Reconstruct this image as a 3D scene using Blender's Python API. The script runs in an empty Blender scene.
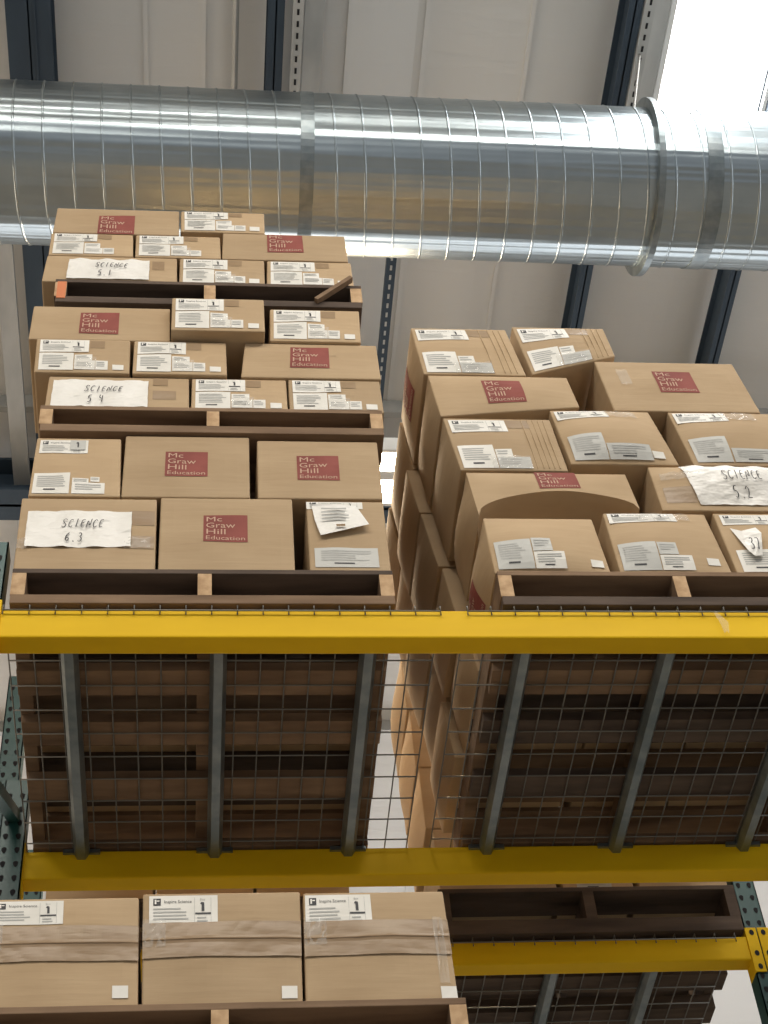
import bpy, bmesh, math, random
from mathutils import Vector, Matrix
random.seed(7)
C = bpy.context.scene.collection
S = bpy.context.scene

# ------------------------------------------------------------------ camera
F = 1725.0
def _basis():
    y = Vector((-202.0, -1938.0, F)).normalized()
    dxv = -(-(656 - 512) * -1938.0 + F * F) / -202.0
    x = Vector((dxv, -(656 - 512), F)).normalized()
    z = -(x.cross(y))
    return x, y, z
BX, BY, BZ = _basis()
EYE = 1.6
right = Vector((BX[0], BY[0], BZ[0])); up = Vector((BX[1], BY[1], BZ[1])); fwd = Vector((BX[2], BY[2], BZ[2]))
cd = bpy.data.cameras.new('camera'); cam = bpy.data.objects.new('camera', cd); C.objects.link(cam)
cd.sensor_fit = 'VERTICAL'; cd.sensor_height = 24.0; cd.lens = 24.0 * F / 1024.0; cd.clip_end = 200
m = Matrix.Identity(4)
for i in range(3):
    m[i][0] = right[i]; m[i][1] = up[i]; m[i][2] = -fwd[i]
m[2][3] = EYE
cam.matrix_world = m
S.camera = cam

def at(px, py, Y):
    """world point seen at (px, py) of the 768x1024 frame that lies at depth Y"""
    d = Vector((px - 384.0, 512.0 - py, F))
    w = Vector((d.dot(BX), d.dot(BY), d.dot(BZ))); w *= Y / w[1]
    return Vector((w[0], w[1], w[2] + EYE))

# ------------------------------------------------------------------ world, lights, exposure
W = bpy.data.worlds.new('World'); S.world = W; W.use_nodes = True
W.node_tree.nodes['Background'].inputs[0].default_value = (0.93, 0.96, 1.0, 1)
W.node_tree.nodes['Background'].inputs[1].default_value = 0.35
S.view_settings.view_transform = 'Standard'; S.view_settings.look = 'None'
S.view_settings.exposure = 0.0; S.view_settings.gamma = 1.0; S.view_settings.use_curve_mapping = False
SKYLIGHT = 14.0      # emission of the roof panels
TUBE = 40.0         # emission of lamp tubes

def area(name, loc, rot, sx, sy, power, col):
    l = bpy.data.lights.new(name, 'AREA'); l.shape = 'RECTANGLE'; l.size = sx; l.size_y = sy
    l.energy = power; l.color = col
    o = bpy.data.objects.new(name, l); C.objects.link(o); o.location = loc; o.rotation_euler = rot
    return o
# daylight falling in through the roof lights and the open dock side behind the photographer, plus unseen fills added along the walls
area('roof_light_front', (-0.5, -2.5, 9.85), (math.radians(25), 0, 0), 9.0, 3.0, 980, (1.0, 0.93, 0.82))
area('fill_light_right', (13.8, 3.0, 6.6), (math.radians(90), 0, math.radians(90)), 14.0, 3.0, 430, (0.96, 0.98, 1.0))  # added fill, no window in this wall; lifts the roof underside
area('fill_light_left', (-11.8, 9.0, 6.0), (math.radians(90), 0, math.radians(-90)), 9.0, 3.0, 520, (1.0, 0.80, 0.58))  # added warm fill without a window, for the roof and right stack's flank
area('fill_light_back', (2.0, 15.8, 6.2), (math.radians(-90), 0, 0), 16.0, 4.0, 440, (0.97, 0.97, 0.98))  # added fill before the closed back wall, brightens the far roof
area('lamp_light_one', (0.36, 6.0, 8.56), (0, 0, 0), 1.3, 0.25, 170, (1.0, 0.76, 0.50))

# ------------------------------------------------------------------ materials
def mat(name, col, rough=0.7, metal=0.0, spec=None):
    M = bpy.data.materials.new(name); M.use_nodes = True
    b = M.node_tree.nodes['Principled BSDF']
    b.inputs['Base Color'].default_value = (*col, 1); b.inputs['Roughness'].default_value = rough
    b.inputs['Metallic'].default_value = metal
    if spec is not None: b.inputs['Specular IOR Level'].default_value = spec
    return M
def nd(M, t, **k):
    n = M.node_tree.nodes.new(t)
    for a, v in k.items(): setattr(n, a, v)
    return n
def lk(M, a, b): M.node_tree.links.new(a, b)
def noise_col(M, c1, c2, scale=(4, 4, 4), nscale=1.0, detail=4, lo=0.35, hi=0.65, bump=0.0, bscale=None, coord='Object', dist=0.01):
    b = M.node_tree.nodes['Principled BSDF']
    tc = nd(M, 'ShaderNodeTexCoord'); mp = nd(M, 'ShaderNodeMapping'); mp.inputs['Scale'].default_value = scale
    lk(M, tc.outputs[coord], mp.inputs[0])
    n = nd(M, 'ShaderNodeTexNoise'); n.inputs['Scale'].default_value = nscale; n.inputs['Detail'].default_value = detail
    lk(M, mp.outputs[0], n.inputs['Vector'])
    r = nd(M, 'ShaderNodeValToRGB'); r.color_ramp.elements[0].position = lo; r.color_ramp.elements[1].position = hi
    r.color_ramp.elements[0].color = (*c1, 1); r.color_ramp.elements[1].color = (*c2, 1)
    lk(M, n.outputs['Fac'], r.inputs[0]); lk(M, r.outputs[0], b.inputs['Base Color'])
    if bump:
        n2 = n
        if bscale:
            mp2 = nd(M, 'ShaderNodeMapping'); mp2.inputs['Scale'].default_value = bscale; lk(M, tc.outputs[coord], mp2.inputs[0])
            n2 = nd(M, 'ShaderNodeTexNoise'); n2.inputs['Scale'].default_value = 1.0; n2.inputs['Detail'].default_value = 3
            lk(M, mp2.outputs[0], n2.inputs['Vector'])
        bp = nd(M, 'ShaderNodeBump'); bp.inputs['Strength'].default_value = bump; bp.inputs['Distance'].default_value = dist
        lk(M, n2.outputs['Fac'], bp.inputs['Height']); lk(M, bp.outputs[0], b.inputs['Normal'])
    return M
def per_object(M, amt=0.12):
    """small brightness difference from one carton to the next"""
    b = M.node_tree.nodes['Principled BSDF']
    src = b.inputs['Base Color'].links[0].from_socket
    oi = nd(M, 'ShaderNodeObjectInfo'); mr = nd(M, 'ShaderNodeMapRange')
    mr.inputs[3].default_value = 1 - amt; mr.inputs[4].default_value = 1 + amt
    lk(M, oi.outputs['Random'], mr.inputs[0])
    h = nd(M, 'ShaderNodeHueSaturation'); lk(M, mr.outputs[0], h.inputs['Value']); lk(M, src, h.inputs['Color'])
    lk(M, h.outputs[0], b.inputs['Base Color'])
CARD = noise_col(mat('cardboard', (.5, .36, .22), .75, spec=.25), (.43, .305, .18), (.50, .365, .225), (3, 3, 9), 1.3, 5, .3, .7, .25, (6, 6, 60), dist=.004)
per_object(CARD, .10)
CARD_DK = noise_col(mat('kraft_liner', (.3, .2, .12), .8, spec=.2), (.25, .17, .10), (.33, .23, .14), (3, 3, 9), 1.3)
LOGO = noise_col(mat('logo_red_ink', (.3, .07, .06), .7, spec=.2), (.23, .065, .055), (.29, .085, .07), (12, 12, 12), 1.0)
LOGO_TXT = mat('logo_pale_letters', (.56, .38, .28), .7, spec=.2)
PAPER = noise_col(mat('label_paper', (.75, .74, .70), .55), (.72, .70, .64), (.82, .80, .75), (9, 9, 9), 1.0, 3, .3, .7, .3, (14, 14, 14), dist=.004)
SHEET = noise_col(mat('sheet_paper', (.8, .78, .74), .4), (.76, .74, .69), (.86, .84, .80), (7, 7, 7), 1.0, 3, .3, .7, .9, (9, 9, 16), dist=.02)
GREYP = mat('grey_label_paper', (.50, .50, .47), .5)
INK = mat('black_ink', (.03, .03, .035), .6)
INKG = mat('grey_print', (.42, .42, .40), .6)
def tape_mat():
    M = noise_col(mat('packing_tape', (.36, .24, .14), .34, spec=.35), (.29, .195, .115), (.33, .23, .135), (8, 8, 8), 1.0, 3, .3, .7, .35, (6, 6, 30), dist=.006)
    return M
TAPE = tape_mat()
CLEAR = mat('clear_stretch_film', (.85, .83, .78), .12)
CLEAR.node_tree.nodes['Principled BSDF'].inputs['Alpha'].default_value = .22
WOOD = noise_col(mat('pallet_wood', (.3, .2, .12), .8, spec=.2), (.15, .095, .06), (.30, .20, .125), (2.5, 14, 14), 1.2, 6, .3, .75, .4, (4, 60, 60), dist=.004)
WOOD2 = noise_col(mat('pallet_wood_grey', (.2, .15, .11), .85, spec=.2), (.06, .045, .037), (.15, .11, .085), (2.5, 14, 14), 1.2, 6, .3, .75, .4, (4, 60, 60), dist=.004)
WOOD3 = noise_col(mat('pallet_wood_cut_end', (.45, .29, .16), .8, spec=.2), (.42, .27, .15), (.58, .40, .24), (30, 4, 30), 1.2, 4)
ORANGE = mat('orange_paint', (.62, .20, .08), .7)
YEL = noise_col(mat('yellow_beam_paint', (.8, .5, .02), .5, spec=.12), (.70, .43, .006), (.80, .51, .010), (1.5, 6, 6), 1.2, 4, .3, .7)
GREEN = noise_col(mat('green_upright_paint', (.02, .13, .11), .4), (.010, .055, .055), (.02, .085, .08), (3, 3, 2), 1.5)
GALV = noise_col(mat('galvanised_steel', (.5, .52, .53), .38, .85), (.20, .24, .26), (.30, .34, .36), (10, 10, 10), 1.5)
WIRE = mat('galvanised_wire', (.22, .215, .20), .55, .6)
HOLE = mat('dark_hole', (.01, .01, .012), .9)
STEELB = noise_col(mat('blue_grey_primer', (.05, .09, .14), .55), (.022, .04, .062), (.035, .06, .09), (4, 1, 4), 1.0)
STRUT = noise_col(mat('pale_strut_steel', (.5, .5, .48), .5, .3), (.42, .43, .42), (.56, .56, .54), (6, 2, 6), 1.0)
FLOORM = noise_col(mat('concrete', (.28, .26, .24), .6), (.24, .23, .21), (.33, .31, .29), (1, 1, 1), 1.0)
WALLM = noise_col(mat('wall_liner', (.6, .58, .55), .6), (.55, .53, .50), (.65, .63, .60), (.3, .3, .3), 1.0)
WHITE = mat('white_enamel', (.8, .8, .78), .4)
def emit(name, col, s):
    M = bpy.data.materials.new(name); M.use_nodes = True; M.node_tree.nodes.clear()
    e = nd(M, 'ShaderNodeEmission'); e.inputs[0].default_value = (*col, 1); e.inputs[1].default_value = s
    o = nd(M, 'ShaderNodeOutputMaterial'); lk(M, e.outputs[0], o.inputs[0]); return M
SKYM = emit('skylight_daylight', (1, .99, .96), SKYLIGHT)
TUBEM = emit('lamp_tube', (1, .86, .62), TUBE)
def vinyl():
    M = mat('vinyl_insulation', (.5, .5, .47), .42, spec=.5)
    b = M.node_tree.nodes['Principled BSDF']
    tc = nd(M, 'ShaderNodeTexCoord')
    mp = nd(M, 'ShaderNodeMapping'); mp.inputs['Scale'].default_value = (.9, 9, 4); lk(M, tc.outputs['Object'], mp.inputs[0])
    n = nd(M, 'ShaderNodeTexNoise'); n.inputs['Scale'].default_value = 1.0; n.inputs['Detail'].default_value = 5
    n.inputs['Distortion'].default_value = .6
    lk(M, mp.outputs[0], n.inputs['Vector'])
    bp = nd(M, 'ShaderNodeBump'); bp.inputs['Strength'].default_value = .4; bp.inputs['Distance'].default_value = .02
    lk(M, n.outputs['Fac'], bp.inputs['Height']); lk(M, bp.outputs[0], b.inputs['Normal'])
    n2 = nd(M, 'ShaderNodeTexNoise'); n2.inputs['Scale'].default_value = .5; lk(M, tc.outputs['Object'], n2.inputs['Vector'])
    r = nd(M, 'ShaderNodeValToRGB'); r.color_ramp.elements[0].color = (.72, .71, .68, 1); r.color_ramp.elements[1].color = (.80, .79, .76, 1)
    lk(M, n2.outputs['Fac'], r.inputs[0]); lk(M, r.outputs[0], b.inputs['Base Color'])
    return M
VINYL = vinyl()
def duct_mat():
    M = mat('spiral_duct_steel', (.62, .66, .68), .24, 1.0)
    b = M.node_tree.nodes['Principled BSDF']
    tc = nd(M, 'ShaderNodeTexCoord')
    mp = nd(M, 'ShaderNodeMapping'); mp.inputs['Scale'].default_value = (.10, 6, 6); lk(M, tc.outputs['Object'], mp.inputs[0])
    n = nd(M, 'ShaderNodeTexNoise'); n.inputs['Scale'].default_value = 1.0; n.inputs['Detail'].default_value = 3
    lk(M, mp.outputs[0], n.inputs['Vector'])
    n2 = nd(M, 'ShaderNodeTexNoise'); n2.inputs['Scale'].default_value = 7.0; n2.inputs['Detail'].default_value = 2
    lk(M, tc.outputs['Object'], n2.inputs['Vector'])
    ad = nd(M, 'ShaderNodeMath', operation='MULTIPLY_ADD'); ad.inputs[1].default_value = .05
    lk(M, n2.outputs['Fac'], ad.inputs[0]); lk(M, n.outputs['Fac'], ad.inputs[2])
    bp = nd(M, 'ShaderNodeBump'); bp.inputs['Strength'].default_value = .6; bp.inputs['Distance'].default_value = .06
    lk(M, ad.outputs[0], bp.inputs['Height']); lk(M, bp.outputs[0], b.inputs['Normal'])
    r = nd(M, 'ShaderNodeValToRGB'); r.color_ramp.elements[0].color = (.33, .39, .43, 1); r.color_ramp.elements[1].color = (.45, .51, .54, 1)
    lk(M, n2.outputs['Fac'], r.inputs[0]); lk(M, r.outputs[0], b.inputs['Base Color'])
    b.inputs['Roughness'].default_value = .30
    return M
DUCT = duct_mat()

# ------------------------------------------------------------------ object helpers
def empty(name, loc, label=None, cat=None, group=None):
    o = bpy.data.objects.new(name, None); C.objects.link(o); o.location = loc; o.empty_display_size = .1
    tag(o, label, cat, group); return o
def tag(o, label=None, cat=None, group=None, kind=None):
    if label: o['label'] = label
    if cat: o['category'] = cat
    if group: o['group'] = group
    if kind: o['kind'] = kind
    return o
class MB:
    """collects shapes in world coordinates, builds ONE mesh object"""
    def __init__(s): s.v = []; s.f = []; s.mi = []; s.cur = 0
    def quad(s, pts):
        n = len(s.v); s.v += [tuple(p) for p in pts]; s.f.append(tuple(range(n, n + len(pts)))); s.mi.append(s.cur)
    def box(s, x0, x1, y0, y1, z0, z1):
        n = len(s.v)
        s.v += [(x, y, z) for z in (z0, z1) for y in (y0, y1) for x in (x0, x1)]
        for f in ((0, 2, 3, 1), (4, 5, 7, 6), (0, 1, 5, 4), (2, 6, 7, 3), (0, 4, 6, 2), (1, 3, 7, 5)):
            s.f.append(tuple(n + i for i in f)); s.mi.append(s.cur)
    def bar(s, a, b, w, h, upv=(0, 0, 1)):
        a = Vector(a); b = Vector(b); d = (b - a).normalized(); sx = d.cross(Vector(upv)).normalized(); uy = sx.cross(d)
        n = len(s.v)
        for p in (a, b):
            for i, j in ((-1, -1), (1, -1), (1, 1), (-1, 1)): s.v.append(tuple(p + sx * (w / 2 * i) + uy * (h / 2 * j)))
        for f in ((3, 2, 1, 0), (4, 5, 6, 7), (0, 1, 5, 4), (1, 2, 6, 5), (2, 3, 7, 6), (3, 0, 4, 7)):
            s.f.append(tuple(n + i for i in f)); s.mi.append(s.cur)
    def tube(s, pts, r, k=6, cap=True):
        pts = [Vector(p) for p in pts]; n0 = len(s.v); L = len(pts)
        for i, p in enumerate(pts):
            d = (pts[min(i + 1, L - 1)] - pts[max(i - 1, 0)]).normalized()
            a = d.cross(Vector((0, 0, 1)));
            if a.length < .05: a = d.cross(Vector((0, 1, 0)))
            a.normalize(); b = d.cross(a)
            for j in range(k):
                t = 2 * math.pi * j / k; s.v.append(tuple(p + a * (r * math.cos(t)) + b * (r * math.sin(t))))
        for i in range(L - 1):
            for j in range(k):
                j2 = (j + 1) % k
                s.f.append((n0 + i * k + j, n0 + i * k + j2, n0 + (i + 1) * k + j2, n0 + (i + 1) * k + j)); s.mi.append(s.cur)
        if cap:
            s.f.append(tuple(n0 + j for j in range(k))[::-1]); s.mi.append(s.cur)
            s.f.append(tuple(n0 + (L - 1) * k + j for j in range(k))); s.mi.append(s.cur)
    def build(s, name, mats, parent=None, smooth=False, bevel=0, origin=None):
        if not isinstance(mats, (list, tuple)): mats = [mats]
        off = Vector((0, 0, 0))
        if parent is not None:
            off = world_loc(parent)
        elif origin is not None: off = Vector(origin)
        me = bpy.data.meshes.new(name)
        me.from_pydata([tuple(Vector(v) - off) for v in s.v], [], s.f)
        for x in mats: me.materials.append(x)
        me.polygons.foreach_set('material_index', s.mi)
        if smooth: me.polygons.foreach_set('use_smooth', [True] * len(me.polygons))
        me.update()
        o = bpy.data.objects.new(name, me); C.objects.link(o)
        if parent is not None: o.parent = parent
        else: o.location = off
        if bevel:
            b = o.modifiers.new('bevel', 'BEVEL'); b.width = bevel; b.segments = 2; b.limit_method = 'ANGLE'; b.angle_limit = math.radians(50)
        return o
def world_loc(o):
    p = Vector((0, 0, 0))
    while o is not None: p += o.location; o = o.parent
    return p
def copy_tree(o, parent=None):
    c = o.copy(); C.objects.link(c); c.parent = parent
    for ch in [x for x in bpy.data.objects if x.parent == o]: copy_tree(ch, c)
    return c

# lettering, as flat outlines in units of the letter height
_txt = {}
def text_poly(s, bold=0.0):
    k = (s, bold)
    if k in _txt: return _txt[k]
    cu = bpy.data.curves.new('lettering', 'FONT'); cu.body = s; cu.size = 1.0; cu.offset = bold; cu.resolution_u = 2
    o = bpy.data.objects.new('lettering', cu); C.objects.link(o)
    dg = bpy.context.evaluated_depsgraph_get(); me = bpy.data.meshes.new_from_object(o.evaluated_get(dg))
    vs = [(v.co.x, v.co.y) for v in me.vertices]; fs = [tuple(p.vertices) for p in me.polygons]
    bpy.data.objects.remove(o); bpy.data.curves.remove(cu); bpy.data.meshes.remove(me)
    if vs:
        x0 = min(v[0] for v in vs); x1 = max(v[0] for v in vs); y0 = min(v[1] for v in vs); y1 = max(v[1] for v in vs)
        vs = [((x - x0) / (x1 - x0), (y - y0) / (y1 - y0)) for x, y in vs]
    _txt[k] = (vs, fs); return _txt[k]
# handwriting strokes on a unit cell (x, y up)
HW = {
 'S': [[(.85, .85), (.5, 1), (.12, .82), (.3, .55), (.75, .42), (.8, .15), (.4, 0), (.05, .15)]],
 'C': [[(.85, .8), (.5, .95), (.15, .6), (.2, .2), (.6, .02), (.9, .2)]],
 'I': [[(.5, .95), (.48, .05)]], 'E': [[(.8, .9), (.2, .88), (.2, .05), (.85, .08)], [(.2, .5), (.7, .52)]],
 'N': [[(.12, 0), (.2, .95), (.75, .05), (.85, .98)]],
 '5': [[(.8, .98), (.25, .95), (.2, .55), (.6, .6), (.82, .32), (.5, .02), (.12, .1)]],
 '6': [[(.75, .95), (.3, .7), (.15, .25), (.45, 0), (.8, .22), (.55, .48), (.2, .3)]],
 '3': [[(.15, .9), (.6, .98), (.75, .75), (.4, .55), (.82, .35), (.6, .02), (.12, .08)]],
 '2': [[(.12, .75), (.4, 1), (.78, .8), (.6, .4), (.1, .05), (.95, .1)]],
 '1': [[(.5, 1), (.5, 0)]], '4': [[(.2, .95), (.15, .5), (.8, .45)], [(.7, .9), (.68, 0)]],
 '7': [[(.1, .95), (.85, .95), (.4, 0)]], '.': [[(.40, .10), (.55, .0), (.45, .0)]], ' ': [],
}
class Face:
    """a face of a carton: uv in metres from its lower left, mapped on the bulging surface"""
    def __init__(s, fn, w, h): s.fn = fn; s.w = w; s.h = h
    def p(s, a, b, e): return s.fn(a / s.w, b / s.h, e)
class Decal:
    def __init__(s, face, x0, y0, x1, y1, sk=0.0):
        s.f = face; s.x0 = x0; s.y0 = y0; s.w = x1 - x0; s.h = y1 - y0; s.mb = MB(); s.sk = sk
    def pt(s, u, v, e): return s.f.p(s.x0 + s.w * u + s.sk * s.h * v, s.y0 + s.h * v, e)
    def rect(s, u0, v0, u1, v1, mi, e, nu=None, nv=None):
        nu = nu or max(1, int(s.w * (u1 - u0) / .02)); nv = nv or max(1, int(s.h * (v1 - v0) / .02)); s.mb.cur = mi
        n = len(s.mb.v)
        for j in range(nv + 1):
            for i in range(nu + 1): s.mb.v.append(tuple(s.pt(u0 + (u1 - u0) * i / nu, v0 + (v1 - v0) * j / nv, e)))
        for j in range(nv):
            for i in range(nu):
                a = n + j * (nu + 1) + i; s.mb.f.append((a, a + 1, a + nu + 2, a + nu + 1)); s.mb.mi.append(mi)
    def text(s, t, u0, v0, u1, v1, mi, e, bold=0.0):
        vs, fs = text_poly(t, bold); n = len(s.mb.v)
        s.mb.v += [tuple(s.pt(u0 + (u1 - u0) * x, v0 + (v1 - v0) * y, e)) for x, y in vs]
        for f in fs: s.mb.f.append(tuple(n + i for i in f)); s.mb.mi.append(mi)
    def stroke(s, pts, th, mi, e):
        s.mb.cur = mi
        P = [Vector((x * s.w, y * s.h)) for x, y in pts]
        # smooth the stroke
        for _ in range(2):
            Q = [P[0]]
            for a, b in zip(P, P[1:]): Q += [a * .75 + b * .25, a * .25 + b * .75]
            Q.append(P[-1]); P = Q
        L = len(P)
        n = len(s.mb.v)
        for i, p in enumerate(P):
            d = (P[min(i + 1, L - 1)] - P[max(i - 1, 0)]).normalized(); q = Vector((-d.y, d.x)) * th / 2
            for r in (p + q, p - q): s.mb.v.append(tuple(s.pt(r.x / s.w, r.y / s.h, e)))
        for i in range(L - 1):
            a = n + 2 * i; s.mb.f.append((a, a + 1, a + 3, a + 2)); s.mb.mi.append(mi)
    def hand(s, t, u0, v0, cw, ch, th, mi, e, slant=.15):
        for k, c in enumerate(t):
            for st in HW.get(c, []):
                j = random.uniform(-.03, .03)
                s.stroke([(u0 + (k + x * .85 + y * slant) * cw, v0 + (y + j) * ch) for x, y in st], th, mi, e)
    def build(s, name, mats, parent, label=None):
        o = s.mb.build(name, mats, parent); o.visible_shadow = True
        if label: o['label'] = label
        return o

# ------------------------------------------------------------------ cartons
def sp(t, k=1.0): return math.sin(math.pi * min(1, max(0, t)) ** k)
def carton(name, label, group, FQ, depth, bf=.004, bl=.004, vk=1.0, sag=0.0, nx=10, nz=8, cat='cardboard box', back_shift=(0, 0), seed=None, fold=0.0):
    """FQ: four world corners of the front face (TL, TR, BR, BL). returns root mesh, front Face, left Face"""
    TL, TR, BR, BL = [Vector(p) for p in FQ]
    r = random.Random(seed if seed is not None else hash(label) % 9999)
    ph = [r.uniform(0, 6.28) for _ in range(6)]
    org = Vector(((BL.x + BR.x) / 2, BL.y + depth / 2, (BL.z + BR.z) / 2))
    sh = Vector((back_shift[0], depth, back_shift[1]))
    def P(u, v, w):
        a = BL.lerp(BR, u); b = TL.lerp(TR, u); p = a.lerp(b, v) + sh * w
        dents = .0025 * math.sin(9 * u + ph[0]) * math.sin(7 * v + ph[1])
        p.y += (-(bf * sp(u) ** .6 * sp(v, vk) ** .8) + dents * sp(u) * sp(v)) * (1 - 2 * w) * (1 if w < .5 else .3)
        th = .03 + .47 * sp(u) ** .45
        if fold and v < th and w < .5: p.y += fold * ((th - v) / .5) ** .5 * (1 - 2 * w)
        p.x += -(bl * sp(v) * sp(w) ** .7) * (1 - 2 * u) * (1 if u < .5 else .15)
        p.z += -sag * sp(u) * (v - .0) * sp(w, 1) * .5
        return p
    nd_ = 8; mb = MB(); idx = {}
    def warp(u, v):
        # one row of the mesh follows the crease of a folded front
        if not fold: return v
        t = .03 + .47 * sp(u) ** .45
        return v / .5 * t if v < .5 else t + (v - .5) / .5 * (1 - t)
    def vid(i, j, k):
        if (i, j, k) not in idx:
            idx[(i, j, k)] = len(mb.v); mb.v.append(tuple(P(i / nx, warp(i / nx, j / nz), k / nd_)))
        return idx[(i, j, k)]
    def q(a, b, c, d): mb.f.append((a, b, c, d)); mb.mi.append(0)
    for i in range(nx):
        for j in range(nz):
            q(vid(i, j, 0), vid(i + 1, j, 0), vid(i + 1, j + 1, 0), vid(i, j + 1, 0))
            q(vid(i, j, nd_), vid(i, j + 1, nd_), vid(i + 1, j + 1, nd_), vid(i + 1, j, nd_))
        for k in range(nd_):
            q(vid(i, 0, k), vid(i, 0, k + 1), vid(i + 1, 0, k + 1), vid(i + 1, 0, k))
            q(vid(i, nz, k), vid(i + 1, nz, k), vid(i + 1, nz, k + 1), vid(i, nz, k + 1))
    for j in range(nz):
        for k in range(nd_):
            q(vid(0, j, k), vid(0, j + 1, k), vid(0, j + 1, k + 1), vid(0, j, k + 1))
            q(vid(nx, j, k), vid(nx, j, k + 1), vid(nx, j + 1, k + 1), vid(nx, j + 1, k))
    o = mb.build(name, CARD, None, bevel=.004, origin=org, smooth=False)
    if bf > .015 or bl > .015:
        for pl in o.data.polygons: pl.use_smooth = True
        o.modifiers.new('ws', 'WEIGHTED_NORMAL')
        o.data.set_sharp_from_angle(angle=math.radians(40)) if hasattr(o.data, 'set_sharp_from_angle') else None
    tag(o, label, cat, group)
    wf = ((BR - BL).length + (TR - TL).length) / 2; hf = ((TL - BL).length + (TR - BR).length) / 2
    ff = Face(lambda u, v, e: P(u, v, 0) + Vector((0, -e, 0)), wf, hf)
    lf = Face(lambda u, v, e: P(0, v, 1 - u) + Vector((-e, 0, 0)), depth, hf)
    rf = Face(lambda u, v, e: P(1, v, u) + Vector((e, 0, 0)), depth, hf)
    return o, ff, lf, rf

def logo(o, f, cx, cy, w=.122, h=.108, sk=0.0):
    """dark red square printed with the publisher's four lines"""
    d = Decal(f, cx - w / 2, cy - h / 2, cx + w / 2, cy + h / 2, sk)
    d.rect(0, 0, 1, 1, 0, .0012)
    d.text('Mc', .07, .75, .42, .93, 1, .0022)
    d.text('Graw', .06, .51, .72, .70, 1, .0022)
    d.text('Hill', .07, .27, .50, .46, 1, .0022)
    d.text('Education', .06, .06, .94, .20, 1, .0022)
    d.build('printed_logo', [LOGO, LOGO_TXT], o, 'dark red square logo with pale lettering')
def lines(d, u0, v0, u1, v1, n, mi, e, seed=1):
    r = random.Random(seed)
    for i in range(n):
        v = v1 - (v1 - v0) * (i + .5) / n; t = (v1 - v0) / n * .42
        d.rect(u0, v - t / 2, u0 + (u1 - u0) * r.uniform(.65, 1), v + t / 2, mi, e, nv=1)
def address_label(o, f, x0, y0, w, h, stamp=False):
    d = Decal(f, x0, y0, x0 + w, y0 + h)
    d.rect(0, 0, 1, 1, 0, .0014)
    d.rect(.06, .66, .17, .90, 1, .0022, nv=1); d.rect(.08, .70, .105, .86, 0, .003, nv=1); d.rect(.11, .79, .15, .83, 0, .003, nv=1)
    d.text('Inspire Science', .22, .70, .62, .84, 1, .0022)
    lines(d, .06, .14, .60, .60, 4, 2, .0022, int(x0 * 999))
    d.rect(.66, .04, .665, .92, 2, .0022, nv=1); d.rect(.90, .04, .905, .92, 2, .0022, nv=1)
    d.text('Box', .745, .82, .815, .90, 2, .0022)
    d.stroke([(.762, .68), (.785, .77), (.785, .45)], min(.0065, h * .08), 1, .0022)
    d.rect(.67, .34, .90, .40, 1, .0022, nv=1); lines(d, .70, .06, .88, .28, 2, 2, .0022, 3)
    return d.build('address_label', [PAPER, INK, INKG], o, 'white shipping label with a black logo and number 1')
def doc_label(o, f, x0, y0, w, h, name='packing_label', paper=None, n=6, seed=2, dark=False):
    d = Decal(f, x0, y0, x0 + w, y0 + h)
    d.rect(0, 0, 1, 1, 0, .0016)
    lines(d, .10, .30, .90, .88, n, 1, .0024, seed)
    if n > 3:
        d.rect(.3, .16, .62, .22, 2, .0024, nv=1)
    return d.build(name, [paper or PAPER, INKG, INK], o, 'white printed paper label' if paper is None else 'greyish printed paper label')
def plain_label(o, f, x0, y0, w, h):
    d = Decal(f, x0, y0, x0 + w, y0 + h); d.rect(0, 0, 1, 1, 0, .0018)
    return d.build('small_label', [PAPER], o, 'small blank white label')
def tape(o, f, x0, y0, w, h, name='packing_tape', mi=None):
    d = Decal(f, x0, y0, x0 + w, y0 + h); d.rect(0, 0, 1, 1, 0, .0010)
    return d.build(name, [mi or TAPE], o, 'glossy brown packing tape')
def film(o, f, x0, y0, w, h, seed=0):
    """crumpled clear tape over a label corner"""
    r = random.Random(seed); d = Decal(f, x0, y0, x0 + w, y0 + h); n = 10; k = 6; b = len(d.mb.v)
    for j in range(k + 1):
        for i in range(n + 1): d.mb.v.append(tuple(d.pt(i / n, j / k, .002 + r.uniform(0, .006))))
    for j in range(k):
        for i in range(n):
            a = b + j * (n + 1) + i; d.mb.f.append((a, a + 1, a + n + 2, a + n + 1)); d.mb.mi.append(0)
    return d.build('clear_tape', [CLEAR], o, 'crumpled clear tape catching the light')

D = 3.242
def quad_px(tl, tr, br, bl, Y, z0=None, z1=None):
    P = [at(*p, Y) for p in (tl, tr, br, bl)]
    if z1 is not None: P[0].z = P[1].z = z1
    if z0 is not None: P[2].z, P[3].z = (z0[1], z0[0]) if isinstance(z0, tuple) else (z0, z0)
    return P
def fpos(P, px, py, Y):
    """metres from the lower left of the front face for a point seen at (px, py)"""
    w = at(px, py, Y); v = (w.z - P[3].z) / (P[0].z - P[3].z)
    xl = P[3].x + (P[0].x - P[3].x) * v; xr = P[2].x + (P[1].x - P[2].x) * v
    wf = ((P[2] - P[3]).length + (P[1] - P[0]).length) / 2; hf = ((P[0] - P[3]).length + (P[1] - P[2]).length) / 2
    return (w.x - xl) / (xr - xl) * wf, v * hf

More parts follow.
